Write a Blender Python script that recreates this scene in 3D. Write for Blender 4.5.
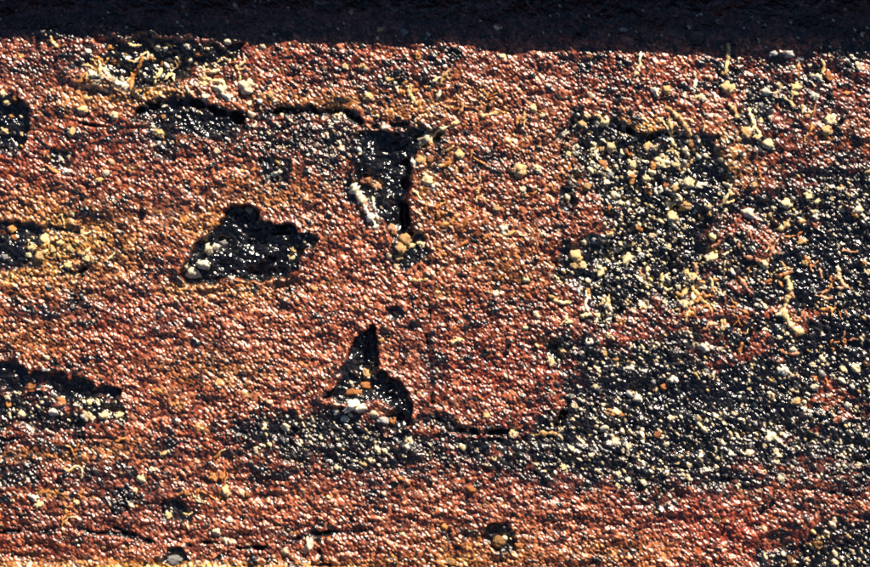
import bpy, bmesh, math, random
import numpy as np
from mathutils import Vector, Matrix

# ------------------------------------------------------------------ scale
S = 0.0006            # metres per unit of the layout below (about 0.52 m across the view)
ZC = 0.0
# The face is laid out upright and then tipped on its back: it lies flat, facing the sky, and the camera looks straight down.
from math import radians
TIP = Matrix.Translation((0, 0, .35)) @ Matrix.Rotation(radians(-90), 4, 'X')
W, H = 870.0, 567.0
def P(x, y, h=0.0):   # layout point (right, down, out of the surface) -> world
    return Vector(((x - W/2)*S, -h*S, ZC + (H/2 - y)*S))

sc = bpy.context.scene
for o in list(bpy.data.objects): bpy.data.objects.remove(o)
COL = sc.collection

# ------------------------------------------------------------------ camera
cam_d = bpy.data.cameras.new('camera'); cam = bpy.data.objects.new('camera', cam_d); COL.objects.link(cam)
cam_d.lens = 85; cam_d.sensor_width = 36; cam_d.clip_start = 0.01; cam_d.clip_end = 2000
cam.matrix_world = TIP @ Matrix.Translation(P(W/2, H/2, W*85/36.0)) @ Matrix.Rotation(radians(90), 4, 'X')
sc.camera = cam

# ------------------------------------------------------------------ light
face_sun = Vector((0.42, -0.40, 0.78)).normalized()      # towards the sun in the upright layout: right, out of the face, up
sun_dir = (TIP.to_3x3() @ face_sun).normalized()
el = math.asin(sun_dir.z); rot = math.atan2(sun_dir.x, sun_dir.y)
world = bpy.data.worlds.new('World'); sc.world = world; world.use_nodes = True
nt = world.node_tree; nt.nodes.clear()
sky = nt.nodes.new('ShaderNodeTexSky'); sky.sky_type = 'NISHITA'; sky.sun_disc = False
sky.air_density = .45; sky.dust_density = .4; sky.sun_elevation = el; sky.sun_rotation = rot
bg = nt.nodes.new('ShaderNodeBackground'); bg.inputs[1].default_value = 0.05
out = nt.nodes.new('ShaderNodeOutputWorld')
nt.links.new(sky.outputs[0], bg.inputs[0]); nt.links.new(bg.outputs[0], out.inputs[0])
sd = bpy.data.lights.new('sun', 'SUN'); sd.energy = 5.0; sd.angle = math.radians(0.55); sd.color = (1.0, 0.87, 0.70)
sun = bpy.data.objects.new('sun', sd); COL.objects.link(sun)
sun.rotation_euler = sun_dir.to_track_quat('Z', 'Y').to_euler(); sun.location = TIP @ P(900, -400, 900)
vs = sc.view_settings
vs.view_transform = 'Standard'; vs.look = 'None'; vs.gamma = 1; vs.use_curve_mapping = False
vs.exposure = 1.2
sc.cycles.filter_width = 1.9; sc.cycles.max_bounces = 4; sc.cycles.diffuse_bounces = 2; sc.cycles.glossy_bounces = 2

# ------------------------------------------------------------------ noise (numpy)
def hsh(ix, iy, seed):
    v = (ix.astype(np.int64)*374761393 + iy.astype(np.int64)*668265263 + seed*1274126177) & 0xFFFFFFFF
    v = ((v ^ (v >> 13))*1274126177) & 0xFFFFFFFF
    v = ((v ^ (v >> 16))*2246822519) & 0xFFFFFFFF
    v = v ^ (v >> 15)
    return v.astype(np.float64)/4294967296.0
def vnoise(x, y, seed):
    ix = np.floor(x); iy = np.floor(y); fx = x-ix; fy = y-iy
    fx = fx*fx*(3-2*fx); fy = fy*fy*(3-2*fy)
    a = hsh(ix, iy, seed); b = hsh(ix+1, iy, seed); c = hsh(ix, iy+1, seed); d = hsh(ix+1, iy+1, seed)
    return (a*(1-fx)+b*fx)*(1-fy) + (c*(1-fx)+d*fx)*fy
def fbm(x, y, sx, sy=None, seed=0, n=3):           # -1..1
    sy = sy or sx; t = 0; amp = 1; tot = 0
    for k in range(n):
        t = t + amp*(vnoise(x/sx*2**k + 17.3*k, y/sy*2**k - 9.1*k, seed+k)*2-1); tot += amp; amp *= .55
    return t/tot*1.35
def sstep(a, b, x):
    t = np.clip((x-a)/(b-a), 0, 1); return t*t*(3-2*t)
def worley(x, y, s, seed, keep=None, stretch=1.35, jit=0.85):
    # grains drawn out along the falling diagonal; returns dome profile 0..1, random id of the grain
    u = (x + y)*0.70711; v = (x - y)*0.70711
    u = u/(s*stretch); v = v/s
    iu = np.floor(u); iv = np.floor(v)
    best = np.full(x.shape, 9.0); bid = np.zeros(x.shape)
    for du in (-1, 0, 1):
        for dv in (-1, 0, 1):
            cu = iu+du; cv = iv+dv
            pu = cu+.5+(hsh(cu, cv, seed)-.5)*jit; pv = cv+.5+(hsh(cu, cv, seed+1)-.5)*jit
            idn = hsh(cu, cv, seed+2)
            r = .42+.36*hsh(cu, cv, seed+3)
            d = ((u-pu)**2+(v-pv)**2)/(r*r)
            if keep is not None:
                d = np.where(hsh(cu, cv, seed+4) < keep, d, 9.0)
            m = d < best
            best = np.where(m, d, best); bid = np.where(m, idn, bid)
    return np.sqrt(np.clip(1-best, 0, 1)), bid

# ------------------------------------------------------------------ layout of the coating
# name, outline, tar cover, depth, edge softness, wobble, grit density, grain relief
REG = [
 ('tar_hollow',  [(388,246),(398,232),(414,230),(428,238),(430,252),(416,262),(402,270),(390,264)], 1, 5, 5, 5, .1, .3),
 ('tar_blister', [(92,40),(150,38),(215,44),(242,47),(238,58),(208,66),(186,74),(166,86),(140,92),(120,88),(104,72),(97,60)], 1, 7, 5, 7, .45, .35),
 ('tar_pit',     [(-30,96),(14,97),(27,104),(30,125),(24,150),(-30,156)], 1, 7, 5, 6, .25, .35),
 ('tar_hollow',  [(136,118),(160,104),(200,103),(238,114),(242,132),(232,146),(200,146),(168,152),(146,140)], .92, 6, 8, 12, .25, .5),
 ('tar_patch',   [(238,120),(290,112),(345,110),(360,122),(362,165),(356,205),(334,192),(306,165),(262,152),(244,140)], .70, 3, 14, 16, .6, 1.1),
 ('tar_hollow',  [(353,146),(360,131),(384,126),(402,131),(420,127),(444,131),(438,143),(420,149),(416,170),(406,194),(411,216),(403,236),(393,236),(382,226),(366,200),(356,172)], 1, 9, 5, 6, .04, .1),
 ('tar_pit',     [(181,274),(190,248),(210,230),(224,214),(238,205),(252,209),(262,222),(286,226),(306,236),(303,254),(294,272),(262,284),(236,278),(215,282),(186,285)], 1, 12, 5, 5, .03, .1),
 ('tar_pit',     [(296,233),(308,231),(319,239),(312,249),(298,248)], 1, 5, 3, 3, .4, .4),
 ('tar_pit',     [(258,160),(272,153),(290,158),(294,172),(286,184),(262,182)], .95, 5, 4, 6, .6, .4),
 ('tar_pit',     [(-30,220),(20,222),(47,231),(38,250),(28,264),(10,274),(-30,272)], 1, 6, 6, 8, .1, .25),
 ('tar_groove',  [(-30,368),(40,369),(96,380),(124,393),(120,404),(96,403),(60,398),(30,392),(-30,390)], 1, 7, 7, 12, .05, .25),
 ('tar_patch',   [(-30,390),(30,393),(60,398),(124,402),(130,412),(118,424),(60,427),(-30,426)], .8, 4, 5, 9, .9, .7),
 ('tar_patch',   [(556,150),(566,134),(598,110),(622,112),(640,131),(672,132),(700,136),(722,160),(728,185),(724,235),(700,262),(700,290),(668,312),(620,300),(600,330),(580,322),(570,290),(550,264),(586,244),(604,215),(588,184),(570,166)], .97, 6, 11, 20, .95, .9),
 ('tar_patch',   [(726,190),(770,182),(830,172),(1200,165),(1200,520),(858,472),(800,470),(740,476),(690,500),(640,492),(590,488),(560,476),(500,468),(440,462),(400,440),(424,418),(470,432),(530,430),(560,424),(566,400),(570,372),(556,345),(566,330),(604,345),(650,330),(700,330),(735,300),(700,280),(724,235)], .95, 4, 18, 22, .75, .95),
 ('tar_patch',   [(218,430),(250,416),(320,412),(380,420),(430,426),(450,445),(430,474),(360,474),(300,466),(240,454)], .84, 3, 14, 16, .45, 1.1),
 ('tar_hollow',  [(371,323),(380,340),(380,372),(396,382),(412,402),(410,424),(398,434),(386,430),(390,406),(376,398),(370,402),(345,404),(324,400),(334,384),(346,364),(354,342)], 1, 10, 5, 5, .15, .2),
 ('tar_patch',   [(752,540),(772,520),(800,530),(850,510),(1200,500),(1200,900),(750,900)], .88, 4, 10, 12, .7, .7),
 ('tar_pit',     [(386,309),(398,307),(404,315),(400,320),(388,318)], 1, 3, 3, 3, .2, .3),
 ('tar_pit',     [(170,500),(184,503),(192,520),(180,527),(164,522),(160,510)], 1, 4, 5, 10, .1, .3),
 ('tar_pit',     [(166,548),(182,549),(187,560),(172,566),(162,560)], 1, 5, 3, 3, 0, .2),
 ('tar_pit',     [(494,524),(508,524),(515,540),(512,552),(496,552),(488,540)], 1, 5, 5, 9, .1, .3),
 ('tar_pit',     [(558,250),(576,244),(592,256),(592,276),(580,284),(562,274)], 1, 6, 4, 4, .3, .3),
 ('tar_pit',     [(562,186),(572,186),(577,200),(570,214),(561,208)], 1, 4, 3, 3, .2, .3),
 ('tar_pit',     [(549,340),(562,342),(564,360),(556,366),(548,356)], 1, 5, 3, 4, .2, .3),
 ('tar_pit',     [(50,148),(66,148),(74,158),(68,170),(54,170),(47,160)], .85, 5, 5, 4, .4, .5),
 ('tar_patch',   [(-30,462),(20,458),(44,470),(40,486),(10,494),(-30,492)], .8, 2, 8, 12, .4, .8),
 ('tar_patch',   [(725,60),(760,52),(815,56),(830,90),(790,120),(800,150),(770,165),(738,140),(742,100)], .8, 3, 12, 16, .35, .7),
 ('painted_shade',   [(-300,-300),(1200,-300),(1200,47),(720,44),(500,46),(300,36),(240,50),(90,46),(60,30),(-300,26)], .36, 1, 8, 8, .12, .6),  # strip in the flange's shadow, its shade deepened in the colour
]
def poly_sd(px, py, poly):          # signed distance, negative inside
    d = np.full(px.shape, 1e9); ins = np.zeros(px.shape, bool)
    n = len(poly)
    for i in range(n):
        ax, ay = poly[i]; bx, by = poly[(i+1) % n]
        ex, ey = bx-ax, by-ay
        t = np.clip(((px-ax)*ex+(py-ay)*ey)/(ex*ex+ey*ey), 0, 1)
        d = np.minimum(d, (px-ax-t*ex)**2+(py-ay-t*ey)**2)
        if ay != by:
            c = ((ay > py) != (by > py)) & (px < (bx-ax)*(py-ay)/(by-ay)+ax)
            ins ^= c
    d = np.sqrt(d)
    return np.where(ins, -d, d)

# swellings inside the hollows: cx, cy, rx, ry, rise
SWELL = [(250,256,34,15,11),(204,264,20,12,8),(282,246,14,12,7),(236,228,14,9,4),(371,160,12,20,9),(386,205,9,26,7),(398,250,10,8,5),(350,375,14,22,5),(360,392,20,8,4),
         (398,405,9,14,5),(175,68,22,8,-5),(130,62,16,10,4),(205,52,20,6,3),(14,246,22,10,4),(12,128,10,12,4),(170,125,30,10,3),(60,410,50,8,4),(272,170,9,7,4),(575,262,8,8,3),
         (640,150,40,8,-2.5),(700,240,14,30,-2),(690,395,60,16,-2.5),(620,390,40,10,-2.5),(500,440,80,6,-2),(100,80,20,8,4),(310,150,40,22,1.5)]
# rust mixed with darker, tarry grains: cx, cy, rx, ry, strength
DARK = [(60,500,90,40,.35),(120,450,120,26,.3),(330,462,110,24,.6),(500,470,70,14,.6),(830,440,60,70,.6),(850,520,50,50,.5),(700,482,120,12,.5),(800,180,80,60,.5),(760,250,60,40,.6),(850,300,50,60,.6),(450,90,60,10,.4),(250,60,60,12,.3),(40,70,60,26,.7),(90,95,50,20,.3),(30,130,40,30,.4),(140,140,80,16,.55),(110,215,40,30,.3),(400,75,90,14,.55),(370,95,50,10,.5),(340,82,60,12,.5),(430,170,20,45,.8),(470,140,40,20,.3),
        (480,235,16,16,.5),(520,90,60,22,.4),(620,85,40,20,.45),(790,100,80,50,.7),(860,150,50,30,.6),(40,320,40,20,.35),(120,330,40,24,.25),(200,340,30,14,.25),(110,480,120,26,.65),(30,470,50,22,.5),
        (150,510,60,16,.5),(30,545,50,12,.4),(190,460,50,20,.4),(320,475,90,22,.55),(400,490,80,20,.45),(480,470,70,20,.6),(330,535,60,18,.4),(480,530,40,12,.5),(740,480,140,18,.6),(830,490,60,40,.6),
        (440,350,14,60,.3),(530,390,20,24,.35),(300,290,40,30,.2),(470,300,20,40,.25),(395,330,16,16,.4),(700,160,30,40,.5),(720,320,60,50,.45),(150,428,100,8,.3),(560,60,80,10,.2)]
# soft colour areas: cx, cy, rx, ry, strength
OCHRE = [(500,250,60,40,.3),(425,190,10,60,.5),(540,140,30,30,.25),(120,75,40,16,.3),(60,245,70,42,1),(95,250,50,36,.6),(25,275,50,12,.8),(330,102,110,11,.45),(420,110,50,12,.55),(470,100,50,20,.3),
         (640,126,30,10,.95),(725,168,26,28,.8),(730,140,25,20,.5),(210,225,50,22,.5),(265,192,60,20,.35),(120,95,60,15,.6),
         (150,92,40,10,.9),(215,370,50,18,.4),(240,290,60,14,.4),(180,566,210,6,.9),(480,560,70,16,.5),(620,556,60,16,.4),
         (40,455,70,9,.45),(110,450,50,10,.35),(440,215,14,60,.3),(450,160,16,30,.25),(510,205,40,40,.12),(572,165,16,40,.35),
         (180,135,30,12,.2),(330,190,60,30,.12),(185,285,30,12,.6),(20,340,60,25,.3),(480,545,60,18,.4),(840,140,40,20,.2)]
RED   = [(530,230,60,50,.5),(450,320,30,60,.4),(60,60,60,20,.4),(200,200,40,30,.2),(800,130,80,50,.8),(20,165,80,26,1),(90,150,70,35,.7),(110,185,60,20,.6),(95,325,70,40,.9),(50,350,60,18,.8),(500,365,75,50,.9),(470,310,45,30,.5),
         (740,352,46,24,1),(700,328,30,10,.6),(620,330,35,20,.8),(715,528,85,34,1.3),(640,510,60,26,.5),(350,55,120,16,.7),(270,60,50,22,.7),
         (620,75,120,26,.6),(500,75,80,26,.45),(860,90,60,60,.7),(780,90,90,60,.6),(700,150,30,50,.5),(470,200,40,40,.7),(560,170,60,60,.2),
         (110,540,140,22,.5),(30,520,70,30,.4),(200,440,60,20,.4),(270,120,50,12,.4),(520,420,50,14,.7),(740,255,40,40,.6),(330,300,60,50,.25),(860,440,30,14,.2),(770,470,60,18,.5)]
MAUVE = [(90,520,110,26,.6),(60,440,80,12,.5),(250,500,60,20,.4),(790,130,80,60,.7),(840,240,60,50,.6),(760,490,110,16,.6),(150,215,60,30,.8),(120,320,40,20,.3),(60,310,60,20,.6),(190,330,60,26,.5),(110,480,130,30,.8),(330,480,110,24,.4),(300,220,60,20,.2),
         (470,158,40,16,.8),(60,110,60,30,.4),(100,70,60,20,.6),(20,60,60,20,.6),(700,470,200,22,.7),(540,475,60,16,.7),(330,75,60,14,.4),(480,500,80,20,.3),(830,480,70,30,.6),
         (870,330,40,40,.6),(740,395,30,20,.8),(560,70,120,40,.25)]
def soft(X, Y, lst):
    m = np.zeros(X.shape)
    for cx, cy, rx, ry, s in lst:
        m = np.maximum(m, s*np.exp(-(((X-cx)/rx)**2+((Y-cy)/ry)**2)*1.1))
    return m
# dark open cracks / grooves: points, half width, depth
SPARSE = [(805,270,60,70,.9),(740,235,40,40,.6),(690,395,70,24,.95),(620,388,50,16,.9),(655,140,50,12,.9),(715,175,16,40,.8),(700,250,20,20,.7),(540,448,70,9,.7),(450,436,60,8,.7),
          (850,340,50,60,.6),(800,340,50,50,.5),(570,380,20,20,.8),(570,250,20,14,.9),(635,125,20,30,.9),(250,130,60,10,.6),(150,140,30,20,.3),(400,470,80,14,.3),(590,300,24,24,.5),(720,475,90,14,.4),(590,478,40,12,.6)]
CRACK = [([(0,532),(40,530),(74,528),(100,533),(150,541)],1.6,3.5),([(112,530),(150,540),(190,544),(215,543)],1.6,4),
         ([(222,545),(262,548),(290,541),(318,534),(345,530),(380,532),(424,533)],1.8,4),([(200,560),(240,556),(280,562),(330,566)],1.4,3),
         ([(316,530),(318,545),(322,560)],1.8,3),([(286,562),(292,552)],1.2,2),
         ([(48,227),(66,230),(84,234),(102,240)],2.0,5),([(34,276),(60,272),(76,276),(86,268)],1.5,4),([(60,262),(78,255),(70,244)],1.2,3),
         ([(236,120),(262,113),(300,110),(345,112),(360,122)],3.2,7),([(362,128),(390,123),(432,130),(446,126)],2.6,5),
         ([(560,136),(580,120),(600,110),(616,112),(622,126),(648,138),(674,134)],3.4,7),
         ([(430,418),(452,428),(480,431),(540,430),(560,424),(568,404)],2.8,6),([(140,112),(165,104),(200,104),(236,116)],2.6,5),([(676,134),(702,146),(722,164),(728,186)],2.6,4),([(560,400),(568,384),(560,360),(552,345)],2.2,3),
         ([(428,262),(431,300),(427,335),(430,365),(432,404)],1.5,2.6),([(80,124),(110,128),(135,120)],1.4,3),([(166,80),(148,86),(138,84)],5,5),
         ([(214,318),(222,330),(216,345),(206,362)],1.1,1.8),([(230,58),(216,66),(200,68)],2,3),
         ([(760,470),(800,488),(850,492)],1.5,2.5),([(840,460),(900,465)],1.5,2.5),([(590,520),(640,530),(655,540)],1.2,2.2),
         ([(598,448),(640,462),(700,470)],1.2,1.5),([(352,130),(350,160),(346,180)],1.5,2),([(402,140),(410,170),(404,210),(408,232)],4.5,6),
         ([(448,535),(456,548),(452,562)],2,3),([(464,535),(472,550),(470,566)],1.5,2.5),
         ([(150,428),(190,438),(230,452)],1.3,1.6),([(0,440),(60,436),(120,440)],1.5,2),([(24,460),(44,476),(60,484)],2.2,3),([(256,556),(300,560)],1,2)]
def crack_depth(X, Y, wx, wy):
    m = np.zeros(X.shape)
    xx = X+wx*.35; yy = Y+wy*.35
    for pts, hw, dep in CRACK:
        x0 = min(p[0] for p in pts)-16; x1 = max(p[0] for p in pts)+16
        y0 = min(p[1] for p in pts)-16; y1 = max(p[1] for p in pts)+16
        idx = np.where(((X > x0) & (X < x1) & (Y > y0) & (Y < y1)).ravel())[0]
        if not len(idx): continue
        px = xx.ravel()[idx]; py = yy.ravel()[idx]; d = np.full(px.shape, 1e9)
        for (ax, ay), (bx, by) in zip(pts, pts[1:]):
            ex, ey = bx-ax, by-ay
            t = np.clip(((px-ax)*ex+(py-ay)*ey)/(ex*ex+ey*ey), 0, 1)
            d = np.minimum(d, (px-ax-t*ex)**2+(py-ay-t*ey)**2)
        v = dep*np.exp(-d/(hw*hw*1.6))*np.clip(.62+1.3*fbm(px, py, 13, seed=77, n=3), .05, 1.25)
        f = m.ravel(); f[idx] = np.maximum(f[idx], v); m = f.reshape(X.shape)
    return m

def fields(X, Y, grains=True):
    wx = fbm(X, Y, 16, seed=11, n=3); wy = fbm(X, Y, 16, seed=31, n=3)
    tar = np.zeros(X.shape); dep = np.zeros(X.shape); relief = np.ones(X.shape); grit = np.full(X.shape, .05)
    reg = np.full(X.shape, -1, np.int32)
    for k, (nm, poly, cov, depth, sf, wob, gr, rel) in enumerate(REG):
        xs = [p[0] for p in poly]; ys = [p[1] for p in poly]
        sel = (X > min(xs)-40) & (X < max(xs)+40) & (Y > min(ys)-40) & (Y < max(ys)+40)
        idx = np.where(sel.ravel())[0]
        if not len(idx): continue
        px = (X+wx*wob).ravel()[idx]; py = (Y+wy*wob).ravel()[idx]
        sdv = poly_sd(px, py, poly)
        ws = sf*(1.15 if nm in ('tar_patch','painted_shade') else .5)
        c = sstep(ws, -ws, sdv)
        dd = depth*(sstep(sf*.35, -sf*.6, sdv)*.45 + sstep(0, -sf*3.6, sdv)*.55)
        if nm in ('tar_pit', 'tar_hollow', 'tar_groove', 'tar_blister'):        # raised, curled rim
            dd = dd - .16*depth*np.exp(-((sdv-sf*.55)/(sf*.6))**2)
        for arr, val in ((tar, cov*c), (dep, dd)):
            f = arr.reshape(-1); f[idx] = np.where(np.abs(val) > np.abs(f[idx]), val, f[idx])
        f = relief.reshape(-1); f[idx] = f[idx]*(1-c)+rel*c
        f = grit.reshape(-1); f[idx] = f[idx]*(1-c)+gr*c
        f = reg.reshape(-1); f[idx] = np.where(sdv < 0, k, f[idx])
    # scattered tar spots, thicker to the right and low down; rust islands in the big tar area
    n8 = fbm(X, Y, 9, 7, seed=51, n=3); n30 = fbm(X, Y, 42, 28, seed=61, n=3)
    right = sstep(520, 800, X)*.35 + sstep(60, 20, Y)*.2 + .25*sstep(420, 460, Y)*sstep(560,500,Y) + .16*sstep(170,60,Y) + .12*sstep(330,100,X)
    tb = n8*.8+n30*.45
    tar = np.maximum(tar, .95*sstep(.62, .82, tb+right))
    isl = fbm(X, Y, 20, 13, seed=71, n=3)*.8+fbm(X, Y, 60, 40, seed=75, n=2)*.5
    inR = sstep(560, 640, X)
    tar = tar*(1-.8*inR*sstep(.34, .6, isl*.85 + .72*soft(X, Y, RED) - .5*soft(X,Y,[(640,200,70,80,1),(610,400,60,30,1)])))
    tar = tar*(1-.5*sstep(.45, .7, isl)*(Y < 440)*(X < 560)*(dep < 5))
    # height without grains
    h = -dep + fbm(X, Y, 120, 70, seed=81, n=3)*2.6 + fbm(X, Y, 26, 15, seed=91, n=3)*2.0 + fbm(X, Y, 11, 8, seed=93, n=2)*1.0
    h += fbm(X, Y, 34, 7, seed=95, n=2)*.7*sstep(420, 480, Y)
    cr = crack_depth(X, Y, wx*8, wy*8)
    h -= cr
    tar = np.maximum(tar, np.clip(-.05+.30*n8+.40*n30+.2*right+.54*soft(X, Y, DARK) + .3*fbm(X, Y, 90, 6, seed=181, n=3)*sstep(415, 440, Y)*sstep(420, 250, X), 0, .5))
    # rough bottoms of the hollows
    for cx, cy, rx, ry, up in SWELL:
        h = h+up*np.exp(-(((X+wx*5-cx)/rx)**2+((Y+wy*5-cy)/ry)**2)*1.2)
    rough = sstep(3, 8, dep)
    h += rough*fbm(X, Y, 10, 7, seed=101, n=3)*3.0
    # foot of the surface turns outwards into the lower flange
    edge = 560 + 5*sstep(0, 330, X) + 14*sstep(330, 470, X) + 18*sstep(470, 700, X) + fbm(X, Y, 40, 40, seed=111, n=3)*2.5
    lip = np.clip(Y-edge, 0, None)
    h += np.minimum(lip*.55, 40)
    ochre = np.clip(soft(X, Y, OCHRE)*(.95+.6*fbm(X, Y, 13, 10, seed=121, n=3)), 0, 1)
    ochre = np.clip(np.maximum(ochre, .5*sstep(.6, .9, fbm(X, Y, 22, 14, seed=125, n=3)+.25*sstep(520,600,Y))), 0, 1)
    ochre = np.maximum(ochre, sstep(-1, 2, Y-edge)*.5)
    ochre = ochre*(1-sstep(2, 6, dep)*.8)
    red = np.clip(soft(X, Y, RED)*(.85+.7*fbm(X, Y, 18, 12, seed=131, n=3)) + .35*sstep(.3, .8, fbm(X, Y, 50, 30, seed=135, n=3)), 0, 1)
    mauve = np.clip(soft(X, Y, MAUVE)*(.8+.6*fbm(X, Y, 20, 12, seed=141, n=3)) + .55*fbm(X, Y, 34, 18, seed=145, n=3), 0, 1)
    top = sstep(44, 34, Y + fbm(X, Y, 40, 20, seed=147, n=2)*5)  # mask of the shaded strip: shade painted in with mauve and tar
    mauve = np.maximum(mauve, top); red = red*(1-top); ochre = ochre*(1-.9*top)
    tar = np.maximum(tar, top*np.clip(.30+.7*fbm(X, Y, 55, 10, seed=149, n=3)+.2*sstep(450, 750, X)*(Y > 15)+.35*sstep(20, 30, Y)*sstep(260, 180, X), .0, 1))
    tar = tar*(1-.85*sstep(-1, 3, Y-edge))
    tar = np.maximum(tar, 1.15*sstep(.55, .8, tar)*sstep(2.5, 4, dep))
    tar = np.maximum(tar, .9*sstep(.8, 2.5, cr))
    relief = relief*(1-.38*np.clip(soft(X, Y, [(150,215,90,40,1),(190,370,60,40,.6),(720,520,80,30,.6),(470,150,40,20,.6),(60,80,60,14,.5),(560,60,80,10,.3),(740,350,60,30,.6)]), 0, 1))
    relief = np.where(Y > edge, .6, relief)
    sps = soft(X, Y, SPARSE); grit = grit*(1-sps); relief = relief*(1-.45*sps*(tar > .5)); tar = np.maximum(tar, .9*sstep(.45, .8, sps*(.9+.5*n8)))
    r = dict(tar=tar, dep=dep, reg=reg, h=h, ochre=ochre, red=red, mauve=mauve, relief=relief, grit=grit, edge=edge)
    if grains:
        # graininess: closely packed grains everywhere, larger ones here and there
        gs = fbm(X, Y, 45, 30, seed=151, n=2)
        keep = np.clip(1.05-.75*sstep(.4, .9, tar)*(1-relief), .12, 1)
        a, ida = worley(X, Y, 2.45, 201, keep=keep, stretch=1.55)
        b, idb = worley(X+3, Y+1, 4.6, 301, keep=np.clip(.05+.12*gs+.35*sstep(.5, .9, tar)*relief+.3*soft(X, Y, [(700,440,170,50,1)]), .02, .7), stretch=1.6)
        c, idc = worley(X, Y+5, 7.0, 401, keep=.03*(tar > .7)*relief, stretch=1.3)
        ha = a*(.75+1.0*ida)
        hb = b*(.9+1.6*idb)
        hc = c*(1.6+1.8*idc)
        g = np.maximum(np.maximum(ha, hb), hc)
        gid = np.where(hc >= g-1e-9, idc, np.where(hb >= g-1e-9, idb, ida))
        amp = (.78+.37*sstep(.3, .8, tar))*(.35+.65*relief)*(.8+.45*sstep(-.6, .6, fbm(X, Y, 18, 12, seed=161, n=2)))
        uu = (X+Y)*.70711; vv = (X-Y)*.70711
        r['h'] = h+(g+fbm(uu, vv, 3.9, 2.6, seed=171, n=2)*.85+fbm(uu, vv, 9, 6, seed=175, n=2)*.7)*amp
        r['gid'] = gid; r['g'] = g
    return r

# ------------------------------------------------------------------ materials
def nodes(m):
    m.use_nodes = True; n = m.node_tree; n.nodes.clear(); return n
def mixc(n, fac, a, b, mode='MIX'):
    x = n.nodes.new('ShaderNodeMix'); x.data_type = 'RGBA'; x.blend_type = mode
    for s, v in ((0, fac), (6, a), (7, b)):
        if isinstance(v, (int, float)): x.inputs[s].default_value = v
        elif isinstance(v, tuple): x.inputs[s].default_value = (*v, 1)
        else: n.links.new(v, x.inputs[s])
    return x.outputs[2]
def mathn(n, op, a, b=0.0, clamp=False):
    x = n.nodes.new('ShaderNodeMath'); x.operation = op; x.use_clamp = clamp
    for s, v in ((0, a), (1, b)):
        if isinstance(v, (int, float)): x.inputs[s].default_value = v
        else: n.links.new(v, x.inputs[s])
    return x.outputs[0]
def ramp(n, src, stops):
    x = n.nodes.new('ShaderNodeValToRGB'); e = x.color_ramp.elements
    e[0].position, e[0].color = stops[0][0], (*stops[0][1], 1)
    e[1].position, e[1].color = stops[-1][0], (*stops[-1][1], 1)
    for p, c in stops[1:-1]:
        k = e.new(p); k.color = (*c, 1)
    n.links.new(src, x.inputs[0]); return x.outputs[0]

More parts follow.
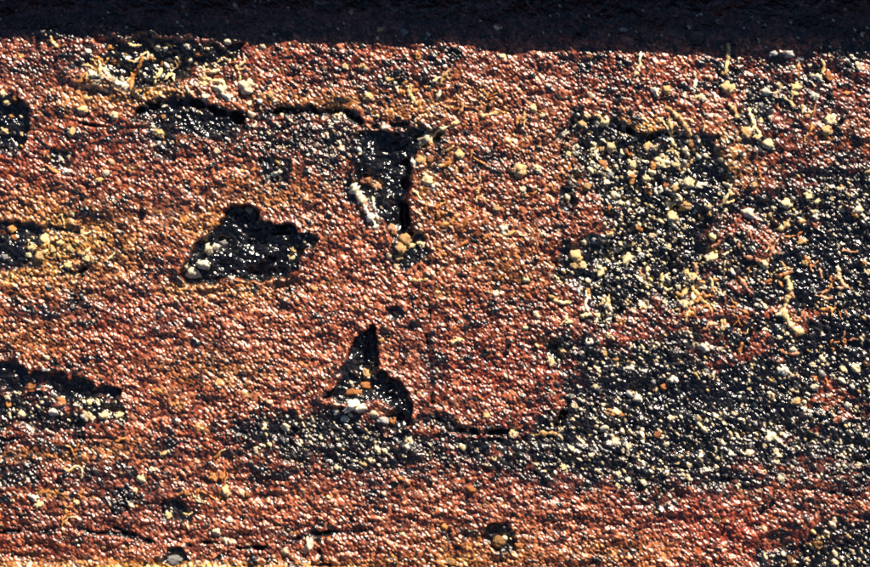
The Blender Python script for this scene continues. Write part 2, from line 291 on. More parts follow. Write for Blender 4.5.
def coat_material():
    m = bpy.data.materials.new('rust_and_tar'); n = nodes(m); L = n.links
    at = n.nodes.new('ShaderNodeAttribute'); at.attribute_name = 'cover'
    s1 = n.nodes.new('ShaderNodeSeparateColor'); L.new(at.outputs['Color'], s1.inputs[0])
    a2 = n.nodes.new('ShaderNodeAttribute'); a2.attribute_name = 'grain'
    s2 = n.nodes.new('ShaderNodeSeparateColor'); L.new(a2.outputs['Color'], s2.inputs[0])
    tar, och, red = s1.outputs; gid, mauve, pale = s2.outputs
    tc = n.nodes.new('ShaderNodeTexCoord')
    nz = n.nodes.new('ShaderNodeTexNoise'); nz.inputs['Scale'].default_value = 900; nz.inputs['Detail'].default_value = 4
    L.new(tc.outputs['Object'], nz.inputs['Vector'])
    v = mathn(n, 'ADD', mathn(n, 'MULTIPLY', gid, .65), mathn(n, 'MULTIPLY', nz.outputs['Fac'], .5))
    rust = ramp(n, v, [(.22, (.035,.008,.005)), (.42, (.17,.038,.017)), (.62, (.46,.125,.050)), (.92, (.80,.38,.20))])
    redc = ramp(n, v, [(.24, (.04,.005,.003)), (.5, (.20,.022,.009)), (.92, (.62,.135,.045))])
    ochc = ramp(n, v, [(.24, (.03,.010,.003)), (.5, (.44,.185,.020)), (.92, (.88,.53,.12))])
    mauc = ramp(n, v, [(.24, (.02,.008,.008)), (.5, (.11,.034,.030)), (.92, (.38,.16,.13))])
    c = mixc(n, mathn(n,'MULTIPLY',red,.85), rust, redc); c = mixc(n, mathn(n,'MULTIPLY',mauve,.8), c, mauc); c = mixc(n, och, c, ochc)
    tarc = ramp(n, v, [(.2, (.004,.0045,.006)), (.7, (.010,.010,.013)), (.95, (.03,.024,.022))])
    # individual grains stay rusty at the border of the tar
    tf = mathn(n, 'ADD', tar, mathn(n, 'MULTIPLY', mathn(n, 'SUBTRACT', gid, .5), 1.15))
    mr = n.nodes.new('ShaderNodeMapRange'); mr.inputs['From Min'].default_value = .36; mr.inputs['From Max'].default_value = .46
    L.new(tf, mr.inputs['Value'])
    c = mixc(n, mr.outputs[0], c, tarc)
    pc = ramp(n, nz.outputs['Fac'], [(.3, (.62,.36,.12)), (.5, (.76,.60,.34)), (.7, (.85,.78,.62))])
    c = mixc(n, pale, c, pc)
    bs = n.nodes.new('ShaderNodeBsdfPrincipled'); L.new(c, bs.inputs['Base Color'])
    ro = n.nodes.new('ShaderNodeMapRange'); L.new(mr.outputs[0], ro.inputs['Value'])
    ro.inputs['To Min'].default_value = .32; ro.inputs['To Max'].default_value = .28
    rr = mathn(n, 'ADD', ro.outputs[0], mathn(n, 'MULTIPLY', mathn(n, 'SUBTRACT', nz.outputs['Fac'], .5), .3), True)
    rr = mathn(n, 'ADD', rr, mathn(n, 'MULTIPLY', och, .12), True)
    rr = mathn(n, 'SUBTRACT', rr, mathn(n, 'MULTIPLY', at.outputs['Alpha'], .12), True)      # the tar in the hollows is wetter
    L.new(rr, bs.inputs['Roughness'])
    sp = n.nodes.new('ShaderNodeMapRange'); L.new(mr.outputs[0], sp.inputs['Value'])
    sp.inputs['To Min'].default_value = .9; sp.inputs['To Max'].default_value = .7; L.new(sp.outputs[0], bs.inputs['Specular IOR Level'])
    bp = n.nodes.new('ShaderNodeBump'); bp.inputs['Strength'].default_value = .35; bp.inputs['Distance'].default_value = .0006
    n2 = n.nodes.new('ShaderNodeTexNoise'); n2.inputs['Scale'].default_value = 1100; n2.inputs['Detail'].default_value = 3
    L.new(tc.outputs['Object'], n2.inputs['Vector']); L.new(n2.outputs['Fac'], bp.inputs['Height']); L.new(bp.outputs[0], bs.inputs['Normal'])
    o = n.nodes.new('ShaderNodeOutputMaterial'); L.new(bs.outputs[0], o.inputs[0])
    return m
def lump_material(name, dark, mid, light, rough=.4):
    m = bpy.data.materials.new(name); n = nodes(m); L = n.links
    tc = n.nodes.new('ShaderNodeTexCoord'); ob = n.nodes.new('ShaderNodeObjectInfo')
    mp = n.nodes.new('ShaderNodeVectorMath'); mp.operation = 'ADD'
    L.new(tc.outputs['Object'], mp.inputs[0]); L.new(ob.outputs['Location'], mp.inputs[1])
    nz = n.nodes.new('ShaderNodeTexNoise'); nz.inputs['Scale'].default_value = 420; nz.inputs['Detail'].default_value = 5
    L.new(mp.outputs[0], nz.inputs['Vector'])
    v = mathn(n, 'ADD', nz.outputs['Fac'], mathn(n, 'MULTIPLY', mathn(n, 'SUBTRACT', ob.outputs['Random'], .5), .3))
    c = ramp(n, v, [(.28, dark), (.48, mid), (.72, light)])
    bs = n.nodes.new('ShaderNodeBsdfPrincipled'); L.new(c, bs.inputs['Base Color']); bs.inputs['Roughness'].default_value = rough
    bp = n.nodes.new('ShaderNodeBump'); bp.inputs['Strength'].default_value = .6; bp.inputs['Distance'].default_value = .0008
    n2 = n.nodes.new('ShaderNodeTexNoise'); n2.inputs['Scale'].default_value = 900; n2.inputs['Detail'].default_value = 3
    L.new(mp.outputs[0], n2.inputs['Vector']); L.new(n2.outputs['Fac'], bp.inputs['Height']); L.new(bp.outputs[0], bs.inputs['Normal'])
    o = n.nodes.new('ShaderNodeOutputMaterial'); L.new(bs.outputs[0], o.inputs[0])
    return m
M = dict(
 coat=coat_material(),
 y=lump_material('yellow_crust', (.28,.11,.03), (.70,.48,.20), (.92,.80,.50)),
 o=lump_material('orange_crust', (.09,.02,.006), (.46,.16,.035), (.70,.34,.10)),
 w=lump_material('pale_crust_and_glint', (.30,.17,.08), (.80,.70,.48), (.92,.88,.74)),  # cream crust, also the white of lumps that imitate glints
 g=lump_material('grey_salt', (.05,.05,.05), (.34,.33,.32), (.70,.68,.64)),
 b=lump_material('brown_resin', (.08,.03,.01), (.24,.11,.03), (.42,.24,.08), .25),
 r=lump_material('red_crust', (.18,.05,.025), (.50,.21,.10), (.72,.42,.24)),
)

# ------------------------------------------------------------------ the girder and its coated face
girder = bpy.data.objects.new('rusted_girder', None); COL.objects.link(girder)
girder.location = P(W/2, H, 0)
girder['label'] = 'rusty iron girder face with blistered black tar and sunlit orange grainy rust'
girder['category'] = 'girder'
def link(o, parent=None):
    COL.objects.link(o)
    if parent is not None:
        o.parent = parent; o.matrix_parent_inverse = Matrix.Translation(-parent.location)
    return o

def axis(lo, hi, step, elo, ehi):
    inner = list(np.arange(lo, hi+step*.5, step)); a = []; x = lo; s = step
    while x > elo: s = min(s*1.12, 2.4); x -= s; a.append(x)
    b = []; x = inner[-1]; s = step
    while x < ehi: s = min(s*1.12, 2.4); x += s; b.append(x)
    return np.array(a[::-1]+inner+b)
gx = axis(-8, 878, .68, -200, 1070); gy = axis(-8, 575, .68, -40, 630)
X, Y = np.meshgrid(gx, gy)
F = fields(X, Y)
ny, nx = X.shape
pale_n = hsh(np.floor(F['gid']*99991), np.floor(F['gid']*7919), 7)
dens = F['grit']
pale = np.where((F['tar'] > .5) & (F['g'] > .9) & (pale_n < .30*dens), .9, 0.0)  # pale grains on the tar imitate sun glints by colour
pale = np.where((F['tar'] <= .5) & (F['g'] > 1.3) & (pale_n < .05+.16*soft(X, Y, [(480,180,80,70,1),(720,110,60,50,1),(420,110,60,30,.6),(200,90,80,20,.8),(70,260,60,30,1),(100,170,60,30,.5)])), .7, pale)
pts = np.empty((ny, nx, 3)); pts[..., 0] = (X-W/2)*S; pts[..., 1] = -F['h']*S; pts[..., 2] = ZC+(H/2-Y)*S
pts = pts.reshape(-1, 3)
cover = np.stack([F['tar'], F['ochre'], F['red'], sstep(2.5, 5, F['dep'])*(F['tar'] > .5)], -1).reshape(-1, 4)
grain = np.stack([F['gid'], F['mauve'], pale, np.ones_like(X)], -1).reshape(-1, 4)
ii = np.arange(ny*nx).reshape(ny, nx)
quads = np.stack([ii[:-1, :-1], ii[1:, :-1], ii[1:, 1:], ii[:-1, 1:]], -1).reshape(-1, 4)
freg = F['reg'][:-1, :-1].reshape(-1)

def mesh_from(name, q, vids_pts, cov, gr):
    used, inv = np.unique(q.ravel(), return_inverse=True)
    me = bpy.data.meshes.new(name)
    me.vertices.add(len(used)); me.vertices.foreach_set('co', vids_pts[used].astype(np.float32).ravel())
    nq = len(q); me.loops.add(nq*4); me.loops.foreach_set('vertex_index', inv.astype(np.int32).ravel())
    me.polygons.add(nq); me.polygons.foreach_set('loop_start', (np.arange(nq)*4).astype(np.int32))
    me.update(calc_edges=True)
    me.polygons.foreach_set('use_smooth', np.ones(nq, bool))
    for nm, a in (('cover', cov), ('grain', gr)):
        at = me.attributes.new(nm, 'FLOAT_COLOR', 'POINT'); at.data.foreach_set('color', a[used].astype(np.float32).ravel())
    me.materials.append(M['coat'])
    return me
LAB = {1:'black tar blister in the shadow edge at the upper left', 2:'black pit cut by the left edge', 5:'smooth glossy black hollow under the middle of the shadow line',
       6:'large deep black pit with white glints left of centre', 9:'black pit in the ochre patch at the left edge', 10:'long black groove at the left edge',
       12:'black tar patch thick with pale yellow grit', 13:'wide black tar patch across the lower right', 15:'black hooked hollow with orange crumbs below centre',
       27:'shaded strip along the top, coloured darker to deepen the shade'}
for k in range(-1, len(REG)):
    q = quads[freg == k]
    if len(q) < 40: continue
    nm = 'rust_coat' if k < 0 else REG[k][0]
    if nm == 'painted_shade': nm = 'shaded_strip'
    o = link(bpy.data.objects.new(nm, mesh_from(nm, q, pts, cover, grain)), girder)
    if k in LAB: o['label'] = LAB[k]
del pts, quads, cover, grain

# solid iron behind the coating, and the upper flange that throws the shade
def slab(name, x0, x1, y0, y1, h0, h1, mat, nx_=1, wob=0):
    bm = bmesh.new()
    rows = []
    for i in range(nx_+1):
        x = x0+(x1-x0)*i/nx_
        d = wob*math.sin(i*.9)+wob*.6*math.sin(i*2.3+1)
        rows.append([bm.verts.new(P(x, y, h)-Vector((0,0,0))) for y, h in ((y0, h0), (y1, h0), (y1, h1+d), (y0, h1+d))])
    for a, b in zip(rows, rows[1:]):
        for j in range(4): bm.faces.new((a[j], a[(j+1) % 4], b[(j+1) % 4], b[j]))
    bm.faces.new(rows[0]); bm.faces.new(rows[-1][::-1])
    bmesh.ops.recalc_face_normals(bm, faces=bm.faces)
    me = bpy.data.meshes.new(name); bm.to_mesh(me); bm.free(); me.materials.append(mat)
    return link(bpy.data.objects.new(name, me), girder)
iron = lump_material('dark_iron', (.02,.012,.010), (.06,.03,.02), (.16,.07,.04), .5)
slab('web', -250, 1120, -60, 640, -60, -26, iron)
# edge of the flange runs slightly downhill to the right, as its shadow does
def flange():
    bm = bmesh.new(); rows = []; N = 90; rnd = random.Random(4)
    for i in range(N+1):
        x = -700+2200*i/N
        sx = x-40*face_sun.x/(-face_sun.y)
        tgt = 40+6*float(sstep(0, 400, np.array(sx)))+12*float(sstep(380, 560, np.array(sx)))+1.0*math.sin(x*.021)+rnd.uniform(-.7, .7)
        d = (tgt+6)*(-face_sun.y)/face_sun.z
        rows.append([bm.verts.new(P(x, y, h)) for y, h in ((-90, -60), (-6, -60), (-6, d-1.5), (-8, d), (-88, d), (-90, d-2))])
    for a, b in zip(rows, rows[1:]):
        for j in range(6): bm.faces.new((a[j], a[(j+1) % 6], b[(j+1) % 6], b[j]))
    bm.faces.new(rows[0]); bm.faces.new(rows[-1][::-1])
    bmesh.ops.recalc_face_normals(bm, faces=bm.faces)
    me = bpy.data.meshes.new('flange'); bm.to_mesh(me); bm.free(); me.materials.append(iron)
    link(bpy.data.objects.new('upper_flange', me), girder)
flange()

# ------------------------------------------------------------------ lumps
def lump_mesh(name, seed, mat, sub=3, rough=.36, sq=.7):
    rnd = random.Random(seed)
    bm = bmesh.new(); bmesh.ops.create_icosphere(bm, subdivisions=sub, radius=1)
    from mathutils import noise
    off = Vector((rnd.uniform(-50,50), rnd.uniform(-50,50), rnd.uniform(-50,50)))
    bm.verts.ensure_lookup_table()
    for _ in range(rnd.choice((1, 2, 3))):      # smaller knobs grown on to the first
        a = rnd.uniform(0, 6.28); q = rnd.uniform(.35, .62); d = rnd.uniform(.55, .95)
        bmesh.ops.create_icosphere(bm, subdivisions=max(2, sub-1), radius=q, matrix=Matrix.Translation((math.cos(a)*d, rnd.uniform(-.2, .3), math.sin(a)*d)))
    for v in bm.verts:
        c = v.co.copy()
        k = 1+rough*1.6*noise.noise(c*1.3+off)+rough*1.3*noise.noise(c*2.9+off)+rough*.7*noise.noise(c*6.3+off)
        v.co = c*k; v.co.y *= sq
    for f in bm.faces: f.smooth = True
    me = bpy.data.meshes.new(name); bm.to_mesh(me); bm.free(); me.materials.append(mat); return me
LM = {k: [lump_mesh('lump', 100*i+j, M[k]) for j in range(6)] for i, k in enumerate('yowgbr')}
def hbase(xs, ys):
    return fields(np.array(xs, float), np.array(ys, float), grains=False)['h']

NOD = [ # x, y, rx, ry, colour
(110,47,3.5,3,'o'),(113,61,3,2.5,'o'),(92,76,5,5,'w'),(98,82,5.5,4,'w'),(106,72,3,4,'w'),(112,80,4.5,3.5,'w'),(118,84,4.5,4,'w'),(125,87,4.5,4,'w'),(121,79,3,3,'w'),  # white lumps of the ridge here are glints made as solid pieces
(88,52,3.5,3,'w'),(3,94,3,4,'y'),(6,102,4.5,4,'y'),(15,98,4,4,'o'),(5,131,6,3.5,'y'),(10,116,3,2,'o'),(82,110,6,4,'y'),(115,116,4.5,4,'y'),(73,133,4.5,5,'y'),
(158,47,4,4,'w'),(165,48,3,3,'w'),(188,46,3.5,3.5,'w'),(197,54,3.5,3,'o'),(228,42,3.5,3,'w'),(150,58,3,2.5,'o'),(160,62,2.5,3.5,'o'),(191,60,3,2.5,'w'),
(211,67,4,3.5,'y'),(246,87,9.5,7,'w'),(222,91,6,6,'w'),(229,98,5,4,'w'),(205,97,4,3.5,'w'),(263,47,3.5,3,'w'),(269,95,4.5,4,'y'),(159,134,5.5,4.5,'y'),(153,127,3,3,'w'),
(163,117,2.5,3.5,'o'),(249,104,3.5,3,'w'),(275,101,3,4,'w'),(404,31,4,3.5,'g'),(427,35,3,3,'g'),(380,29,3.5,2.5,'y'),(351,12,2.5,3,'y'),(361,67,3.5,3,'y'),(366,69,3,3,'w'),
(369,97,5,3.5,'y'),(332,125,5,3.5,'w'),(427,137,7,8,'w'),(345,67,3.5,3.5,'y'),(418,57,4,4,'o'),(502,57,4.5,3.5,'y'),(563,133,7,6.5,'w'),(533,108,4,4,'y'),(542,116,3,3,'y'),
(583,124,6,5,'y'),(575,126,4,3,'w'),(604,122,4.5,5,'y'),(597,123,3.5,4,'w'),(598,116,3,3,'y'),(625,30,3.5,3,'g'),(666,90,5,5,'y'),(656,92,4,5,'w'),(702,99,4,4,'w'),(727,88,7.5,7,'y'),
(724,73,4,4,'y'),(611,146,6.5,7,'y'),(603,150,4,5,'y'),(648,148,5.5,6,'y'),(629,153,3.5,4,'o'),(632,164,5.5,5,'y'),(603,165,5,5,'o'),(653,166,4,4,'o'),(662,163,5.5,6,'y'),(676,165,6,4.5,'y'),
(689,183,6.5,5.5,'y'),(701,185,4.5,4,'w'),(587,187,4.5,3.5,'y'),(675,188,4,4,'y'),(665,186,3.5,3,'o'),(686,206,6.5,4.5,'y'),(673,217,6,6,'y'),(702,217,5.5,4,'y'),(709,207,3.5,3,'y'),
(609,234,4,3.5,'y'),(630,243,6,4.5,'y'),(620,247,4,4,'y'),(594,240,3,3.5,'g'),(627,258,5.5,9,'y'),(612,252,4,4,'y'),(600,272,5,6,'y'),(711,259,6.5,5,'y'),(693,277,5,4.5,'y'),(686,273,4,5,'y'),
(686,228,4,4,'y'),(653,236,4.5,3.5,'w'),(639,229,5,3,'o'),(596,252,3,3,'w'),(632,180,4,5,'o'),(646,178,4,4,'y'),(648,190,4,4,'o'),(610,208,3,4,'o'),(631,176,5,3,'o'),
(765,264,5.5,5,'y'),(786,204,6.5,5,'y'),(808,196,5,4.5,'y'),(816,201,4.5,3.5,'y'),(749,214,6.5,6,'w'),(841,190,4.5,3.5,'w'),(858,211,5,4,'w'),(855,216,4,3,'o'),(813,212,6,2.5,'w'),(816,217,4,3,'w'),
(800,243,3.5,3,'y'),(805,263,4,3.5,'y'),(754,185,3.5,3.5,'y'),(730,186,5,3,'w'),(684,304,5,5,'y'),(692,277,4,4,'y'),(705,347,5,5,'w'),(673,380,5,4,'w'),(698,344,3,3,'w'),
(746,134,6,6,'y'),(757,137,4.5,3.5,'y'),(768,144,6.5,5,'y'),(796,88,5.5,5,'y'),(767,92,5,4.5,'w'),(775,94,3.5,3,'w'),(814,97,5.5,3.5,'w'),(830,121,7,6,'y'),(825,131,6.5,5.5,'y'),
(820,78,6,5,'w'),(829,78,5,4.5,'o'),(846,94,3,2.5,'o'),(802,59,4,4,'g'),(774,53,4,3.5,'g'),(788,54,5,3.5,'g'),(858,68,4,5,'w'),(794,94,4,3,'y'),
(59,157,3,3,'g'),(66,172,3.5,3.5,'w'),(106,173,4,3,'w'),(100,180,4,3.5,'y'),(45,240,6,6,'y'),(31,248,5,4,'y'),(53,250,4,3.5,'y'),(28,255,3.5,3,'y'),(40,257,5,4,'y'),(75,274,4.5,4,'y'),(11,230,4,4,'o'),
(14,238,4,3.5,'o'),(70,249,4,3,'y'),(4,258,4,4,'g'),(86,258,4,4,'y'),(68,266,5,4,'y'),(60,243,4,3,'y'),(249,209,5,3.5,'w'),(291,258,3.5,4.5,'y'),(293,250,3.5,4,'y'),
(193,273,8,8,'w'),(204,265,6.5,4.5,'w'),(208,250,4.5,5,'w'),(214,247,5,3.5,'w'),(222,243,4,3,'g'),(232,279,3,2.5,'w'),(186,266,4,4,'w'),  # pale lumps imitating sun glints on the wall of the big pit
(275,173,5,4,'w'),(268,177,3,3,'g'),(217,152,4,4,'w'),(405,240,7.5,6,'y'),(400,249,5.5,6,'y'),(398,257,5,4,'y'),(410,246,5,5,'y'),(423,245,5,4,'y'),
(366,180,5,4,'r'),(376,186,5,5,'r'),(370,182,4,5,'b'),(428,181,6,5,'y'),(433,187,4,4,'w'),(420,161,5.5,5,'y'),(430,160,4,4,'o'),(414,164,3,4,'w'),(393,230,5,6,'r'),
(459,155,5,5,'y'),(520,171,8,7,'y'),(537,169,5,4,'y'),(523,190,4,5,'w'),(496,209,4,3.5,'y'),(503,230,5,5,'w'),(575,256,7,6.5,'y'),(581,265,5.5,5,'y'),(573,265,4,4,'y'),(526,279,4,3.5,'y'),
(495,294,4,4,'w'),(525,327,3.5,3.5,'y'),(552,297,5,3.5,'y'),(551,362,4,5.5,'y'),(486,416,3.5,4,'y'),(589,342,5,5,'w'),(608,336,4,3,'y'),(656,392,4,3,'o'),(664,388,3.5,3.5,'o'),(638,400,5,4,'w'),
(610,413,5,4,'o'),(621,415,3.5,2.5,'o'),(627,368,5,4,'w'),(783,371,6,4.5,'w'),(792,376,5,4.5,'w'),(749,380,2.5,4,'y'),(794,350,4,3.5,'w'),(815,387,5,3.5,'w'),(797,402,5,3.5,'y'),(849,405,4,4,'w'),
(39,505,4.5,4,'y'),(77,502,3.5,3,'y'),(35,498,5,3,'w'),(141,478,5,4.5,'y'),(135,491,3,3,'y'),(168,516,4,4,'y'),(213,477,4.5,4.5,'o'),(226,491,5,6,'y'),(217,532,4.5,4,'w'),(226,541,4,4,'w'),(286,552,4,5,'w'),
(309,545,5,7,'w'),(363,463,5,4,'y'),(400,478,3,2.5,'o'),(513,435,5,5,'y'),(494,459,4,3,'y'),(471,489,5,4.5,'o'),(445,527,3.5,3.5,'o'),(518,545,3.5,3,'o'),(450,562,6,5,'b'),
(616,445,5.5,5,'w'),(604,428,6,4,'w'),(628,449,4,6,'w'),(657,436,4.5,4,'o'),(769,438,5.5,6,'w'),(731,454,4,3.5,'w'),(104,416,6,4,'y'),(119,416,5,3.5,'y'),(230,520,3.5,3.5,'w'),(54,412,5,4,'w'),(84,415,4,6,'w'),
(62,402,5,4,'o'),(30,388,5,4,'o'),(8,404,4,5,'o'),(348,392,6,5,'o'),(365,386,7,5,'o'),(366,374,4,5.5,'y'),(357,393,5,4,'o'),(392,422,4,4,'o'),(352,405,8,5,'w'),(336,411,4,3,'w'),(362,408,6,4,'w'),(374,414,5,4,'w'),(384,420,5,4,'g'),(345,418,5,4,'w'),
(163,454,4,3.5,'y'),(153,470,4,3,'w'),(187,493,4,4,'o'),(222,476,4,5,'o'),(248,495,4,3.5,'o'),(170,452,3.5,3,'w'),(840,466,4,3,'w'),(781,480,4,4,'w'),(818,545,6,5,'b'),(790,562,6,5,'b'),
]
STR = [ # points, radius, colour
([(99,60),(101,68),(100,76)],2,'y'),([(143,56),(139,66),(133,76),(130,90)],2.4,'o'),([(133,76),(126,82)],2.2,'y'),([(51,36),(53,44),(59,48)],1.8,'y'),([(128,44),(136,46),(142,44)],1.8,'y'),
([(198,78),(211,80),(226,83)],2.2,'y'),([(209,73),(220,70)],1.8,'y'),([(164,43),(170,45),(177,46)],1.6,'y'),([(412,84),(410,93),(414,101),(421,105)],2.2,'y'),([(424,86),(433,91)],2,'o'),
([(434,137),(437,131),(447,127),(460,122)],2,'y'),([(436,100),(441,91)],2,'w'),([(479,117),(489,114),(499,113)],2.2,'y'),([(665,107),(676,115),(684,125),(689,133)],3.4,'y'),
([(689,133),(692,146),(698,156),(690,163),(685,168)],3.0,'y'),([(728,44),(728,56),(726,68),(724,76)],2.8,'y'),([(728,104),(734,110),(737,120)],3.6,'y'),([(748,108),(751,118),(754,126),(747,133)],2.6,'y'),
([(754,126),(761,137)],2.2,'y'),([(822,74),(824,66),(822,60)],2.4,'y'),([(778,238),(772,250),(768,262)],2.0,'r'),([(765,264),(755,259),(743,256)],2.4,'r'),([(763,285),(774,278),(786,273),(794,272)],2.4,'o'),
([(785,276),(790,285),(788,298),(784,312),(789,322),(797,331),(804,332)],3.4,'y'),([(784,312),(775,315)],3,'y'),([(797,331),(796,342)],2.5,'o'),([(774,229),(784,227),(790,218)],3.0,'y'),([(797,222),(806,221)],2.3,'y'),
([(838,272),(844,284),(851,289)],2.2,'r'),([(836,288),(846,288)],2,'r'),([(663,273),(662,284),(668,290),(676,284)],2.0,'y'),([(682,297),(691,287),(701,299),(710,306)],2.4,'y'),([(694,292),(690,308),(685,322)],2.0,'y'),
([(742,342),(739,354)],2.6,'o'),([(738,276),(747,288),(753,297)],2,'r'),([(697,326),(707,325),(718,324)],2.4,'r'),([(707,325),(702,331)],2,'r'),([(723,255),(732,250)],2.2,'y'),([(640,344),(647,352),(654,345)],2,'y'),
([(780,350),(790,354),(800,353)],2,'r'),([(580,317),(590,314),(600,317)],2.4,'y'),([(571,302),(562,303),(553,300)],2.2,'y'),([(450,343),(463,339)],3,'y'),([(352,184),(358,194),(365,206)],4.4,'w'),
([(364,207),(371,218),(378,229)],3.8,'w'),([(373,196),(375,210),(380,224)],1.4,'w'),([(387,253),(393,262),(399,272)],2.8,'w'),([(409,281),(428,280)],2.4,'y'),([(445,152),(454,146)],2.2,'y'),
([(461,232),(465,222),(471,215)],2.2,'o'),([(483,240),(491,232)],2.6,'o'),([(440,226),(450,222),(458,214)],1.9,'o'),([(446,205),(449,216)],2,'o'),([(436,248),(446,256)],1.8,'o'),([(458,247),(468,240)],1.8,'o'),
([(536,435),(546,433),(558,434)],3.2,'y'),([(217,457),(222,450),(226,449)],2,'y'),([(46,164),(51,170),(60,173)],1.7,'o'),([(44,158),(46,151)],1.5,'r'),([(115,442),(125,438)],2,'o'),([(60,268),(72,262)],2,'y'),
([(732,188),(740,196)],1.6,'r'),([(758,165),(761,180)],1.8,'o'),([(744,90),(745,100)],1.4,'r'),([(778,103),(778,110)],1.8,'o'),([(815,105),(812,118)],1.2,'r'),([(640,270),(646,280)],1.8,'r'),
([(693,262),(698,272),(690,280)],2,'r'),([(612,208),(640,212)],1.1,'o'),([(280,322),(292,316)],1.6,'o'),([(566,194),(568,204)],3.0,'w'),([(455,300),(462,308)],1.8,'o'),([(476,395),(484,400)],1.8,'o'),
([(700,240),(712,246),(722,240)],1.6,'r'),([(748,228),(752,240)],1.4,'r'),([(820,268),(822,280)],1.6,'r'),([(792,292),(794,300)],2.2,'y'),([(842,250),(858,252)],1.4,'r'),([(674,452),(680,458)],1.6,'r'),
]
rnd = random.Random(12)
# a few more lumps of middling size in the grit of the tar
xs = [rnd.uniform(560, 868) for _ in range(500)]; ys = [rnd.uniform(110, 480) for _ in range(500)]
Fs = fields(np.array(xs), np.array(ys), grains=False)
extra = []
for x, y, t, gr in zip(xs, ys, Fs['tar'], Fs['grit']):
    if len(extra) >= min(50, 299-len(NOD)): break
    if t < .6 or rnd.random() > gr: continue
    if any((x-a[0])**2+(y-a[1])**2 < 120 for a in NOD+extra): continue
    extra.append((x, y, rnd.uniform(2.8, 4.2), rnd.uniform(2.6, 3.8), rnd.choice('yywwgo')))
NOD += extra
hb = hbase([n[0] for n in NOD], [n[1] for n in NOD])
COLW = {'y':'yellow', 'o':'orange', 'w':'cream', 'g':'grey', 'b':'brown', 'r':'red'}
for (x, y, rx, ry, c), h in zip(NOD, hb):
    o = link(bpy.data.objects.new('crust_and_glint_nodule', rnd.choice(LM[c])), girder)
    rm = (rx+ry)/2
    o.location = P(x, y, h+rm*.05)
    o.rotation_euler = (rnd.uniform(-.25,.25), rnd.uniform(-.4,.4), rnd.uniform(-.25,.25))
    o.scale = (rx*S*.9, rm*S*.85, ry*S*.9)
def strand_mesh(pl, r, mat, seed):
    rn = random.Random(seed)
    p = [Vector((a, b)) for a, b in pl]; q = []
    for i in range(len(p)-1):                     # smooth, with small wiggles
        a = p[max(i-1, 0)]; b = p[i]; c = p[i+1]; d = p[min(i+2, len(p)-1)]
        n = max(2, int((c-b).length/1.6))
        for k in range(n):
            t = k/n
            v = .5*((2*b)+(c-a)*t+(2*a-5*b+4*c-d)*t*t+(3*b-a-3*c+d)*t**3)
            q.append(v+Vector((rn.uniform(-.7,.7), rn.uniform(-.7,.7))))
    q.append(p[-1])
    hh = hbase([v.x for v in q], [v.y for v in q])
    hh = np.convolve(np.pad(hh, 2, 'edge'), np.ones(5)/5, 'valid')
    bm = bmesh.new(); rings = []; K = 10; ph = rn.uniform(0, 6)
    for i, v in enumerate(q):
        t = q[min(i+1, len(q)-1)]-q[max(i-1, 0)]; t.normalize(); nrm = Vector((-t.y, t.x))
        e = min(i, len(q)-1-i); taper = min(1, .35+.33*e)
        rr = r*.78*taper*(1+.25*math.sin(i*.85+ph)+rn.uniform(-.55,.6))
        ring = []
        for k in range(K):
            an = 2*math.pi*k/K; j = 1+rn.uniform(-.3,.3)
            w = nrm*(math.cos(an)*rr*j)
            ring.append(bm.verts.new(P(v.x+w.x, v.y+w.y, hh[i]+1.0+math.sin(an)*rr*.65*j)))
        rings.append(ring)
    for a, b in zip(rings, rings[1:]):
        for k in range(K): bm.faces.new((a[k], a[(k+1)%K], b[(k+1)%K], b[k]))
    bm.faces.new(rings[0]); bm.faces.new(rings[-1][::-1])
    bmesh.ops.recalc_face_normals(bm, faces=bm.faces)
    for f in bm.faces: f.smooth = True
    me = bpy.data.meshes.new('strand'); bm.to_mesh(me); bm.free(); me.materials.append(mat)
    return me
# finer crusty threads that branch and run together, where the photograph has most of them
rt = random.Random(77)
for zx, zy, zw, zh, cnt, cols in ((455,190,40,110,26,'yoor'),(470,120,60,30,8,'yyo'),(700,130,50,60,14,'yyw'),(790,110,70,50,10,'yyo'),(690,300,60,34,22,'yyo'),(780,260,60,60,22,'yorr'),(590,310,30,20,8,'yyw'),
                                  (130,70,50,22,10,'yyo'),(215,78,40,20,9,'yyw'),(60,248,50,26,12,'yyy'),(520,240,50,60,10,'oyr'),(830,330,40,60,8,'or'),(640,180,70,60,10,'yyw'),(415,95,30,20,6,'yo'),(60,480,60,40,8,'oy'),(210,490,50,50,8,'oy')):
    for _ in range(cnt):
        x = zx+rt.gauss(0, .5)*zw; y = zy+rt.gauss(0, .5)*zh; a = rt.uniform(0, 6.28)
        if y < 52: continue
        c = rt.choice(cols); r = rt.uniform(1.3, 2.1)
        for br in range(rt.choice((1, 1, 2, 3))):
            b = a+br*rt.uniform(1.2, 2.4); pl = [(x, y)]
            for _k in range(rt.choice((1, 2, 2, 3))):
                b += rt.uniform(-.8, .8); st = rt.uniform(3, 6.5)
                pl.append((pl[-1][0]+math.cos(b)*st, pl[-1][1]+math.sin(b)*st))
            STR.append((pl, r, c))
def size(t): return t[1]*sum(math.dist(a, b) for a, b in zip(t[0], t[0][1:]))
order = sorted(range(len(STR)), key=lambda i: -size(STR[i]))
for i in sorted(order[:295]):
    pl, r, c = STR[i]
    link(bpy.data.objects.new('crust_strand', strand_mesh(pl, r, M[c], i)), girder)
bmx = bmesh.new(); mats = list('yowr')           # the smallest threads, too many to be parts one by one
for i in order[295:]:
    pl, r, c = STR[i]; n0 = len(bmx.faces)
    me = strand_mesh(pl, r, M[c], i); bmx.from_mesh(me); bmx.faces.ensure_lookup_table()
    for f in bmx.faces[n0:]: f.material_index = mats.index(c)
    bpy.data.meshes.remove(me)
me = bpy.data.meshes.new('crust_threads'); bmx.to_mesh(me); bmx.free()
for c in mats: me.materials.append(M[c])
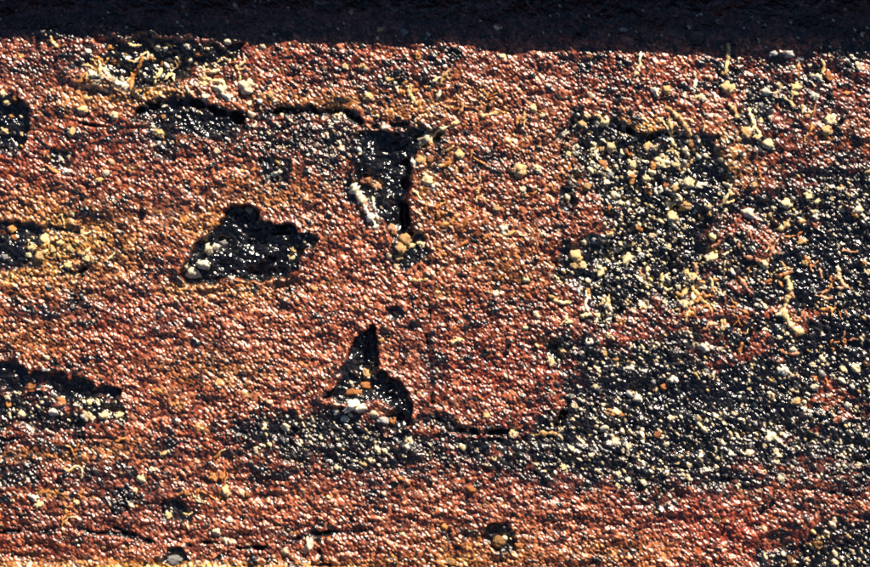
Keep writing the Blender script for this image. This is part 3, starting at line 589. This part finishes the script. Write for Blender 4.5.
link(bpy.data.objects.new('crust_threads', me), girder)['kind'] = 'stuff'

# grit: thousands of small beads sitting in the tar (uncountable)
def grit():
    R = np.random.RandomState(5); N = 84000
    x = R.uniform(-190, 1060, N); y = R.uniform(5, 572, N)
    f = fields(x, y, grains=False)
    clump = sstep(-.5, .7, fbm(x, y, 17, 12, seed=501, n=3))
    p = sstep(.45, .8, f['tar'])*f['grit']*(.15+.85*clump)*.19 + .005
    p = p*sstep(36, 52, y)
    k = R.rand(N) < p
    x = x[k]; y = y[k]; h = f['h'][k]; n = len(x)
    r = np.clip(R.lognormal(.22, .36, n), .8, 3.0)
    bm = bmesh.new(); bmesh.ops.create_icosphere(bm, subdivisions=2 if n < 5000 else 1, radius=1)
    bv = np.array([v.co[:] for v in bm.verts]); bf = np.array([[v.index for v in fc.verts] for fc in bm.faces]); bm.free()
    nv = len(bv)
    V = np.repeat(bv[None], n, 0)*(1+R.uniform(-.22, .22, (n, nv, 1)))
    st = R.uniform(1.1, 1.9, n)
    # slightly drawn out on the falling diagonal
    a = V[..., 0]; b = V[..., 2]
    u = (a-b)*.7071*st[:, None]; v = (a+b)*.7071
    co = np.empty((n, nv, 3))
    co[..., 0] = (u+v)*.7071; co[..., 2] = (v-u)*.7071; co[..., 1] = V[..., 1]
    co *= (r*S)[:, None, None]
    co[..., 0] += ((x-W/2)*S)[:, None]; co[..., 1] += (-(h+r*.55+.8)*S)[:, None]; co[..., 2] += (ZC+(H/2-y)*S)[:, None]
    fc = (bf[None]+(np.arange(n)*nv)[:, None, None]).reshape(-1, 3)
    me = bpy.data.meshes.new('grit')
    me.vertices.add(n*nv); me.vertices.foreach_set('co', co.astype(np.float32).ravel())
    m = len(fc); me.loops.add(m*3); me.loops.foreach_set('vertex_index', fc.astype(np.int32).ravel())
    me.polygons.add(m); me.polygons.foreach_set('loop_start', (np.arange(m)*3).astype(np.int32)); me.update(calc_edges=True)
    me.polygons.foreach_set('use_smooth', np.ones(m, bool))
    tone = R.rand(n)
    cool = np.clip(R.rand(n)*.9 - .0, 0, 1)
    colr = np.stack([tone, cool, R.rand(n), np.ones(n)], -1)
    at = me.attributes.new('tone', 'FLOAT_COLOR', 'POINT'); at.data.foreach_set('color', np.repeat(colr, nv, 0).astype(np.float32).ravel())
    mt = bpy.data.materials.new('grit_beads'); nn = nodes(mt); L = nn.links
    a1 = nn.nodes.new('ShaderNodeAttribute'); a1.attribute_name = 'tone'
    s1 = nn.nodes.new('ShaderNodeSeparateColor'); L.new(a1.outputs['Color'], s1.inputs[0])
    c1 = ramp(nn, s1.outputs[0], [(0, (.006,.006,.009)), (.70, (.02,.018,.02)), (.80, (.30,.28,.26)), (1, (.85,.80,.68))])  # palest beads imitate glints on the tar by colour
    c2 = ramp(nn, s1.outputs[0], [(0, (.01,.006,.005)), (.6, (.06,.02,.01)), (.8, (.5,.3,.08)), (1, (.85,.68,.3))])
    g = nn.nodes.new('ShaderNodeMath'); g.operation = 'GREATER_THAN'; g.inputs[1].default_value = .66; L.new(s1.outputs[1], g.inputs[0])
    cc = mixc(nn, g.outputs[0], c1, c2)
    bs = nn.nodes.new('ShaderNodeBsdfPrincipled'); L.new(cc, bs.inputs['Base Color']); bs.inputs['Roughness'].default_value = .30
    bs.inputs['Specular IOR Level'].default_value = .6
    o = nn.nodes.new('ShaderNodeOutputMaterial'); L.new(bs.outputs[0], o.inputs[0]); me.materials.append(mt)
    ob = link(bpy.data.objects.new('grit', me), girder); ob['kind'] = 'stuff'
    print('grit beads', n)
grit()

# ------------------------------------------------------------------ loose pebbles lodged in small holes: things of their own
def pebble(x, y, rx, ry, mat, label, seed):
    h = float(hbase([x], [y])[0])
    me = lump_mesh('pebble', seed, mat, 4, .16, .8)
    o = bpy.data.objects.new('pebble', me); COL.objects.link(o)
    o.location = P(x, y, h+min(rx, ry)*.5); o.scale = (rx*S, min(rx, ry)*S, ry*S)
    o.rotation_euler = (0, rnd.uniform(-.3,.3), 0)
    o['label'] = label; o['category'] = 'pebble'; o['group'] = 'pebbles lodged in the coating'
pebble(173.5, 560, 7, 5, M['g'], 'greyish white pebble in a small dark hole at the ochre lower edge', 901)
pebble(498, 542, 6.5, 6, M['b'], 'glassy brown pebble in a black hole near the bottom, right of centre', 902)
pebble(504.5, 538.5, 3, 3, M['w'], 'tiny cream pebble touching the upper right of the glassy brown pebble', 903)

# ------------------------------------------------------------------ tip the finished pieces on their back (see the top)
for o in [girder]+[o for o in sc.objects if o.name.startswith('pebble')]:
    bpy.context.view_layer.update()
    o.matrix_world = TIP @ o.matrix_world
